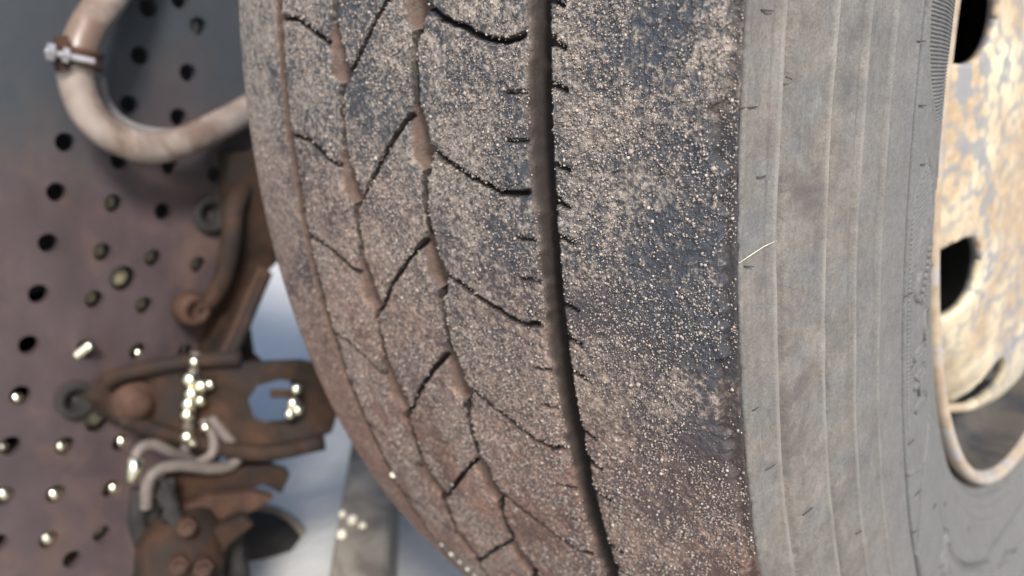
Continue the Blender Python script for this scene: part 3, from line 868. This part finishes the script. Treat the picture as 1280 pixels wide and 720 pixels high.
# grimy sockets with rust rings
for cpt, r_ in (((-0.447, -0.3686, -0.0978), .017), ((-0.447, -0.5052, -0.2289), .016)):
    b = bmesh.new()
    add_lathe(b, cpt, (1, 0, 0), [(r_, 0), (r_, .003), (r_ * .62, .0045), (r_ * .58, .0), (0, -.004)], 24)
    from_bm('grimy_socket', b, M_BLACK, rail, True, RL)

# dark mass added behind the plate so its holes look black
backer = empty('backing_block', (-0.78, -0.5, -0.30), 'dark box added behind the upper plate holes to keep them black', 'backing')
EL = (0.78, 0.5, 0.30)
bm = bmesh.new()
add_box(bm, (-0.78, -0.58, 0.0), (0.40, 0.60, 0.60))
from_bm('block', bm, M_BLACK, backer, False, EL)
bm = bmesh.new()
add_box(bm, (-0.74, -0.58, 0.33), (0.30, 0.52, 0.055))
from_bm('backing_top', bm, M_BLACK, backer, False, EL)
for i in range(4):
    b = bmesh.new()
    add_lathe(b, (-0.58, -0.80 + 0.14 * i, 0.15), (1, 0, 0), [(.035, -.002), (.035, .012), (.028, .018), (0, .018)], 20)
    from_bm('backing_disc', b, M_RUST, backer, True, EL)

low_backer = empty('lower_backing', (-0.60, -0.62, -0.45), 'dark rusty sheet added close behind the lower holes of the plate to keep them dark', 'lower_backing')  # unseen sheet added so the lower holes read dark
bm = bmesh.new()
add_slab(bm, [(-0.58, -0.90, -0.42), (-0.58, -0.90, -0.20), (-0.58, -0.42, -0.16), (-0.58, -0.405, -0.30), (-0.58, -0.45, -0.42)], [], Vector((-0.02, 0, 0)))
from_bm('web', bm, M_RUST, low_backer, False, (0.60, 0.62, 0.45))
bm = bmesh.new()
add_box(bm, (-0.595, -0.66, -0.43), (0.07, 0.44, 0.014))
from_bm('lower_flange', bm, M_RUST, low_backer, False, (0.60, 0.62, 0.45))

# ---------------------------------------------------------------- hose loop with clamp
hose = empty('hose', (-0.405, -0.4454, -0.0267), 'dusty tan bent hose looping in front of the upper plate', 'hose')
HL = tuple(-v for v in (-0.405, -0.4454, -0.0267))
bm = bmesh.new()
add_tube(bm, spline([(-0.43, -0.4022, 0.1152), (-0.415, -0.4344, 0.0827), (-0.405, -0.4577, 0.0605), (-0.4, -0.4713, 0.0394), (-0.4, -0.4753, 0.0202), (-0.4, -0.4707, -0.0026), (-0.4, -0.4562, -0.0201), (-0.4, -0.4329, -0.0302), (-0.405, -0.4032, -0.0297), (-0.42, -0.3674, -0.0217), (-0.44, -0.328, -0.0115), (-0.46, -0.2778, 0.0055)], 8), .0124, 20)
from_bm('tube', bm, M_HOSE, hose, True, HL)
bm = bmesh.new()
add_tube(bm, spline([(-0.415, -0.4529, 0.0235), (-0.415, -0.4526, 0.0083), (-0.415, -0.4453, -0.0071), (-0.415, -0.4306, -0.0168), (-0.415, -0.4092, -0.0218), (-0.42, -0.3765, -0.0209), (-0.44, -0.3318, -0.0112), (-0.46, -0.2813, 0.0108)], 8), .0035, 10)
from_bm('inner_pipe', bm, M_HOSEIN, hose, True, HL)
bm = bmesh.new()
ca, cb = Vector((-0.4, -0.4697, 0.0427)), Vector((-0.4, -0.4729, 0.0307))
d_ = (cb - ca)
add_tube(bm, [ca, ca + d_ * .18, ca + d_ * .3, ca + d_ * .7, ca + d_ * .82, cb], [.0158, .0166, .0152, .0152, .0166, .0158], 20)
cl = from_bm('hose_clamp', bm, M_RUSTRED, hose, True, HL)
bm = bmesh.new()
add_tube(bm, [(-0.385, -0.4969, 0.0415), (-0.378, -0.4687, 0.0336)], .0024, 8)
add_hex(bm, (-0.385, -0.4959, 0.0415), (-0.384, -0.4914, 0.0403), .0062)
add_hex(bm, (-0.383, -0.4869, 0.0391), (-0.382, -0.4833, 0.0379), .0055)
from_bm('clamp_bolt', bm, M_STEEL, cl, False)
bm = bmesh.new()
add_box(bm, Vector((-0.392, -0.483, 0.0447)), (.012, .006, .014))
add_box(bm, Vector((-0.392, -0.486, 0.0341)), (.012, .006, .012))
from_bm('clamp_ear', bm, M_RUSTRED, cl, False)

# ---------------------------------------------------------------- rusty lever with round end
lev = empty('lever', (-0.42, -0.4104, -0.1695), 'rusty curved lever with a round eye end beside the plate edge', 'lever')
LL = tuple(-v for v in (-0.42, -0.4104, -0.1695))
bm = bmesh.new()
add_tube(bm, spline([(-0.425, -0.4048, -0.1719), (-0.42, -0.3909, -0.165), (-0.415, -0.3791, -0.1438), (-0.41, -0.3711, -0.1128), (-0.42, -0.3584, -0.0877), (-0.45, -0.3261, -0.073)], 6), .0085, 12)
from_bm('lever_arm', bm, M_RUST, lev, True, LL)
bm = bmesh.new()
add_lathe(bm, (-0.425, -0.4084, -0.1717), (1, 0, 0), [(0, -.012), (.0135, -.012), (.0148, -.008), (.0148, .006), (.012, .010), (.0075, .010), (.0065, .006), (0, .006)], 24)
from_bm('eye_end', bm, M_RUSTRED, lev, True, LL)

# ---------------------------------------------------------------- suspension bracket
brk = empty('suspension_bracket', (-0.4, -0.42, -0.2609), 'dark rusty suspension bracket arm with an open slot reaching toward the tyre', 'bracket')
BL = tuple(-v for v in (-0.4, -0.42, -0.2609))
bm = bmesh.new()
outer = [(-0.425, -0.4958, -0.2263), (-0.425, -0.4876, -0.2151), (-0.42, -0.4713, -0.2122), (-0.4, -0.437, -0.2127), (-0.37, -0.3992, -0.2132), (-0.335, -0.3506, -0.2172), (-0.325, -0.3358, -0.2588), (-0.325, -0.3469, -0.2813), (-0.335, -0.3694, -0.2877), (-0.37, -0.4101, -0.2871), (-0.395, -0.4423, -0.2748), (-0.41, -0.4642, -0.262), (-0.425, -0.4881, -0.2467)]
hole = [(-0.366, -0.3986, -0.2442), (-0.362, -0.3903, -0.2329), (-0.352, -0.3746, -0.2304), (-0.342, -0.3581, -0.2355), (-0.34, -0.3587, -0.2548), (-0.342, -0.3658, -0.2701), (-0.354, -0.3828, -0.2703), (-0.364, -0.3962, -0.2608)]
add_slab(bm, outer, [hole], Vector((-0.016, -0.004, 0)))
from_bm('arm_plate', bm, M_RUST, brk, False, BL)
bm = bmesh.new()
add_lathe(bm, (-0.418, -0.4714, -0.2343), (1, -0.1, 0.1), [(.0185, -.01), (.0185, .006), (.016, .009), (.0125, .009), (.0115, .014), (.006, .016), (0, .016)], 28)
from_bm('pivot_bush', bm, M_RUSTRED, brk, True, BL)
bm = bmesh.new()
add_tube(bm, spline([(-0.415, -0.4927, -0.2095), (-0.41, -0.471, -0.2057), (-0.395, -0.4346, -0.2052), (-0.365, -0.4006, -0.2052)], 5), .0065, 8)
add_tube(bm, spline([(-0.412, -0.4858, -0.2416), (-0.405, -0.4597, -0.2623), (-0.385, -0.4302, -0.2794), (-0.355, -0.3965, -0.2908), (-0.325, -0.3558, -0.2869)], 5), .0075, 8)
from_bm('arm_flange', bm, M_RUST, brk, True, BL)
bm = bmesh.new()
add_cyl(bm, (-0.345, -0.3885, -0.2363), (-0.335, -0.3693, -0.2402), .0035)
from_bm('cotter_pin', bm, M_RUST, brk, True, BL)
for a_, b_, r_ in ((370, 486, .0046), (366, 504, .0056), (372, 512, .005), (362, 517, .0048)):
    b = bmesh.new()
    c = Vector((0, 0, 0)); bmesh.ops.create_icosphere(b, subdivisions=2, radius=r_)
    tmp = {(370, 486): (-0.333, -0.3713, -0.2346), (366, 504): (-0.333, -0.376, -0.2461), (372, 512): (-0.333, -0.3723, -0.2532), (362, 517): (-0.333, -0.3801, -0.2541)}[(a_, b_)]
    bmesh.ops.translate(b, vec=tmp, verts=b.verts)
    from_bm('zinc_nut', b, M_ZINC, brk, True, BL)

# hanging strap and spring ends at the plate's edge
hang = empty('spring_hanger', (-0.43, -0.3643, -0.1945), 'dark rusty spring hanger standing between the plate edge and the pale ground', 'hanger')
GL = tuple(-v for v in (-0.43, -0.3643, -0.1945))
bm = bmesh.new()
add_slab(bm, [(-0.43, -0.3525, -0.0438), (-0.43, -0.3072, -0.0486), (-0.43, -0.3076, -0.1422), (-0.43, -0.3296, -0.1553), (-0.43, -0.3451, -0.1611), (-0.43, -0.3563, -0.1721), (-0.43, -0.3623, -0.1912), (-0.43, -0.363, -0.2181), (-0.43, -0.3466, -0.2405), (-0.43, -0.3492, -0.2583), (-0.43, -0.4058, -0.2398), (-0.43, -0.3957, -0.2086), (-0.43, -0.3802, -0.1865), (-0.43, -0.3653, -0.149)], [], Vector((-0.02, 0, 0)))
from_bm('hanger_plate', bm, M_RUST, hang, False, GL)
for i in range(3):
    b = bmesh.new()
    o_ = Vector((0.012 + 0.012 * i, -0.004 * i, 0))
    add_tube(b, spline([Vector(p) + o_ for p in ((-0.43, -0.3429, -0.1464), (-0.43, -0.3613, -0.174), (-0.43, -0.3774, -0.1986), (-0.43, -0.3982, -0.2246))], 5), .0055, 8)
    from_bm('spring_leaf', b, M_RUSTRED if i == 1 else M_RUST, hang, True, GL)

# ---------------------------------------------------------------- fittings and cables
fit = empty('cable_fitting', (-0.385, -0.4352, -0.2438), 'pale cluster of bright zinc nuts on a cable joint above the grey cables', 'fitting')
FL = tuple(-v for v in (-0.385, -0.4352, -0.2438))
for p, r_ in (((-0.385, -0.4303, -0.2042), .0042), ((-0.38, -0.4379, -0.216), .0068), ((-0.378, -0.4305, -0.2235), .0055), ((-0.378, -0.4238, -0.2244), .0045), ((-0.378, -0.4393, -0.2276), .0065), ((-0.38, -0.4425, -0.2362), .0062), ((-0.378, -0.4337, -0.2352), .0050), ((-0.38, -0.4451, -0.2445), .0055), ((-0.38, -0.4319, -0.2609), .0042), ((-0.382, -0.4474, -0.2643), .0058), ((-0.382, -0.4443, -0.2706), .0045)):
    b = bmesh.new()
    c = Vector(p)
    add_lathe(b, c, (0.3, -0.5, 0.8), [(0, -r_), (r_ * .8, -r_ * .9), (r_, -r_ * .4), (r_, r_ * .4), (r_ * .8, r_ * .8), (0, r_)], 10)
    from_bm('zinc_nut', b, M_ZINC, fit, True, FL)
bm = bmesh.new()
add_tube(bm, spline([(-0.39, -0.425, -0.1985), (-0.39, -0.4332, -0.2243), (-0.39, -0.4412, -0.2575), (-0.392, -0.4463, -0.2781), (-0.39, -0.4543, -0.2964)], 5), .0045, 10)
from_bm('joint_rod', bm, M_CABLE, fit, True, FL)

def cable(pts, r_, label):
    base = Vector(pts[-1])
    b = bmesh.new()
    add_tube(b, [p - base for p in spline(pts, 8)], r_, 10)
    o = from_bm('cable', b, M_CABLE, None, True, base)
    return tag(o, label, 'cable', 'grey cables by the bracket')
cable([(-0.385, -0.4455, -0.2873), (-0.38, -0.4623, -0.2722), (-0.378, -0.4753, -0.2592), (-0.378, -0.4857, -0.2578), (-0.378, -0.4921, -0.2663), (-0.382, -0.4938, -0.2781)], .0046, 'short upper grey cable arching down to a bright end beside the plate holes')
cable([(-0.385, -0.4252, -0.2561), (-0.378, -0.4172, -0.2741), (-0.373, -0.4105, -0.2902), (-0.37, -0.4205, -0.2979), (-0.37, -0.4384, -0.2933), (-0.37, -0.4615, -0.2806), (-0.37, -0.4792, -0.2774), (-0.37, -0.4887, -0.2852), (-0.372, -0.4919, -0.3057)], .0050, 'long lower grey cable looping right under the bracket arm')
cable([(-0.384, -0.4318, -0.2549), (-0.378, -0.428, -0.2699), (-0.376, -0.4326, -0.2844), (-0.376, -0.4498, -0.2876)], .0042, 'small inner grey cable curled between the zinc nuts and lower cable')
b = bmesh.new(); base = Vector((-0.372, -0.495, -0.2693))
add_cyl(b, Vector((-0.372, -0.4925, -0.2614)) - base, Vector((-0.372, -0.4984, -0.2782)) - base, .0058, .0054, 14)
tag(from_bm('ferrule', b, M_ZINC, None, True, base), 'bright pale metal ferrule on the end of the upper grey cable', 'ferrule')
# dark bundled harness going down
b = bmesh.new(); base = Vector((-0.375, -0.4953, -0.3525))
add_tube(b, [p - base for p in spline([(-0.385, -0.489, -0.294), (-0.382, -0.4968, -0.3181), (-0.378, -0.4968, -0.3457), (-0.376, -0.4996, -0.3806), (-0.38, -0.5066, -0.4247)], 6)], .0075, 10)
add_tube(b, [p - base for p in spline([(-0.38, -0.484, -0.3052), (-0.378, -0.485, -0.3295), (-0.374, -0.4956, -0.3519), (-0.376, -0.4995, -0.3959)], 6)], .0055, 10)
tag(from_bm('wire_harness', b, M_BLACK, None, True, base), 'black taped wire harness hanging below the grey cables', 'harness')

# ---------------------------------------------------------------- rusty casting at lower left
cast = empty('rusty_casting', (-0.36, -0.4518, -0.3845), 'lumpy dark rust casting with finger like lugs below the cables', 'casting')
CL = tuple(-v for v in (-0.36, -0.4518, -0.3845))
def lump(pts, rads, mat, name):
    b = bmesh.new()
    add_tube(b, spline(pts, 5), [float(np.interp(i, np.linspace(0, 5 * (len(pts) - 1), len(rads)), rads)) for i in range(5 * (len(pts) - 1) + 1)], 14)
    for v in b.verts:
        n_ = 0.0030
        v.co += Vector((rnd.uniform(-n_, n_), rnd.uniform(-n_, n_), rnd.uniform(-n_, n_)))
    return from_bm(name, b, mat, cast, True, CL)
lump([(-0.4, -0.4575, -0.3273), (-0.38, -0.462, -0.3416), (-0.36, -0.4781, -0.355), (-0.36, -0.4931, -0.407)], [.018, .030, .034, .034], M_RUST, 'casting_body')
def lug(pts, mat, th):
    b = bmesh.new()
    P_ = [Vector(p) for p in pts]
    add_slab(b, P_, [], Vector((-th, th * 0.3, 0)))
    bmesh.ops.bevel(b, geom=b.edges[:], offset=0.0012, segments=1, affect='EDGES', clamp_overlap=True)
    return from_bm('casting_lug', b, mat, cast, False, CL)
lug([(-0.385, -0.4691, -0.2869), (-0.38, -0.4465, -0.3007), (-0.37, -0.4129, -0.3057), (-0.36, -0.3901, -0.3089), (-0.355, -0.3741, -0.3202), (-0.36, -0.3832, -0.3385), (-0.365, -0.3957, -0.3253), (-0.372, -0.418, -0.3272), (-0.38, -0.4481, -0.3331), (-0.385, -0.4684, -0.3195)], M_RUST, .014)
lug([(-0.365, -0.4715, -0.3162), (-0.36, -0.4463, -0.3128), (-0.355, -0.4101, -0.3229), (-0.35, -0.3946, -0.3327), (-0.352, -0.4141, -0.3384), (-0.356, -0.4381, -0.3376), (-0.362, -0.467, -0.3543), (-0.365, -0.4755, -0.3407)], M_RUSTRED, .010)
lug([(-0.35, -0.4774, -0.351), (-0.345, -0.4568, -0.3329), (-0.34, -0.4284, -0.3314), (-0.338, -0.4222, -0.3411), (-0.34, -0.4454, -0.3499), (-0.346, -0.4631, -0.3763), (-0.35, -0.4793, -0.3797)], M_RUST, .012)
lug([(-0.4, -0.4189, -0.2917), (-0.38, -0.3842, -0.3039), (-0.375, -0.3774, -0.3145), (-0.38, -0.3962, -0.3115), (-0.39, -0.4112, -0.3055)], M_RUSTRED, .008)
lump([(-0.372, -0.4744, -0.2887), (-0.36, -0.4782, -0.3111), (-0.352, -0.4707, -0.3318), (-0.345, -0.4596, -0.3507)], [.006, .006, .007, .006], M_BLACK, 'grease_line')
lump([(-0.4, -0.3989, -0.3196), (-0.38, -0.4227, -0.3373), (-0.37, -0.4295, -0.3772), (-0.37, -0.4317, -0.4329)], [.008, .010, .010, .010], M_BLACK, 'push_rod')
for a_ in ((-0.345, -0.4744, -0.3178), (-0.325, -0.4751, -0.3447), (-0.335, -0.4888, -0.3397)):
    b = bmesh.new()
    add_hex(b, Vector(a_), Vector(a_) + Vector((.012, -.004, .003)), .0075)
    add_cyl(b, Vector(a_) + Vector((.012, -.004, .003)), Vector(a_) + Vector((.018, -.006, .0045)), .0042)
    from_bm('casting_bolt', b, M_RUSTRED, cast, False, CL)

# brake chamber beyond, low
chm = empty('brake_chamber', (-0.52, -0.342, -0.4981), 'round dark brake chamber with a tan band under the rusty casting', 'brake chamber')
KL = tuple(-v for v in (-0.52, -0.342, -0.4981))
bm = bmesh.new()
add_lathe(bm, (-0.56, -0.3258, -0.5266), (0.75, -0.6, 0.25), [(0, -.04), (.050, -.035), (.062, -.01), (.062, .012), (.052, .035), (.025, .045), (0, .045)], 36)
from_bm('chamber_shell', bm, M_BLACK, chm, True, KL)
bm = bmesh.new()
add_lathe(bm, (-0.56, -0.3258, -0.5266), (0.75, -0.6, 0.25), [(.060, -.008), (.067, -.007), (.067, .007), (.060, .008)], 36)
from_bm('clamp_band', bm, M_WOOD, chm, True, KL)

# ---------------------------------------------------------------- timber on the ground behind the tyre
tim = empty('timber', (-0.365, -0.300, -0.5), 'weathered grey brown timber lying on the ground behind the tyre', 'timber')
rot = Matrix.Rotation(math.radians(140.3), 3, 'Z')
bm = bmesh.new()
vs = add_box(bm, (0, 0, 0.045), (0.40, 0.052, 0.085))
bmesh.ops.bevel(bm, geom=bm.edges[:], offset=0.004, segments=1, affect='EDGES')
bmesh.ops.rotate(bm, cent=(0, 0, 0), matrix=rot, verts=bm.verts)
from_bm('beam', bm, M_WOOD, tim, False)
for p, r_, l_ in (((-0.3952, -0.3031, -0.4105), .0036, 'small bright grain added as a glint at the upper left of the cluster on the timber'), ((-0.3775, -0.3038, -0.4095), .0050, 'largest bright grain added as a glint in the middle of the cluster on the timber'), ((-0.3625, -0.3023, -0.4105), .0036, 'small bright grain added as a glint at the right end of the cluster on the timber'), ((-0.365, -0.325, -0.41), .0047, 'bright grain added as a glint lowest in the cluster on the timber')):  # pale grains added to read as a cluster of glints
    b = bmesh.new(); bmesh.ops.create_icosphere(b, subdivisions=2, radius=r_)
    for v in b.verts: v.co *= 1 + rnd.uniform(-0.1, 0.1)
    tag(from_bm('glint_grain', b, M_GLINT, None, True, p), l_, 'glint_grain', 'cream glint grains on the timber')
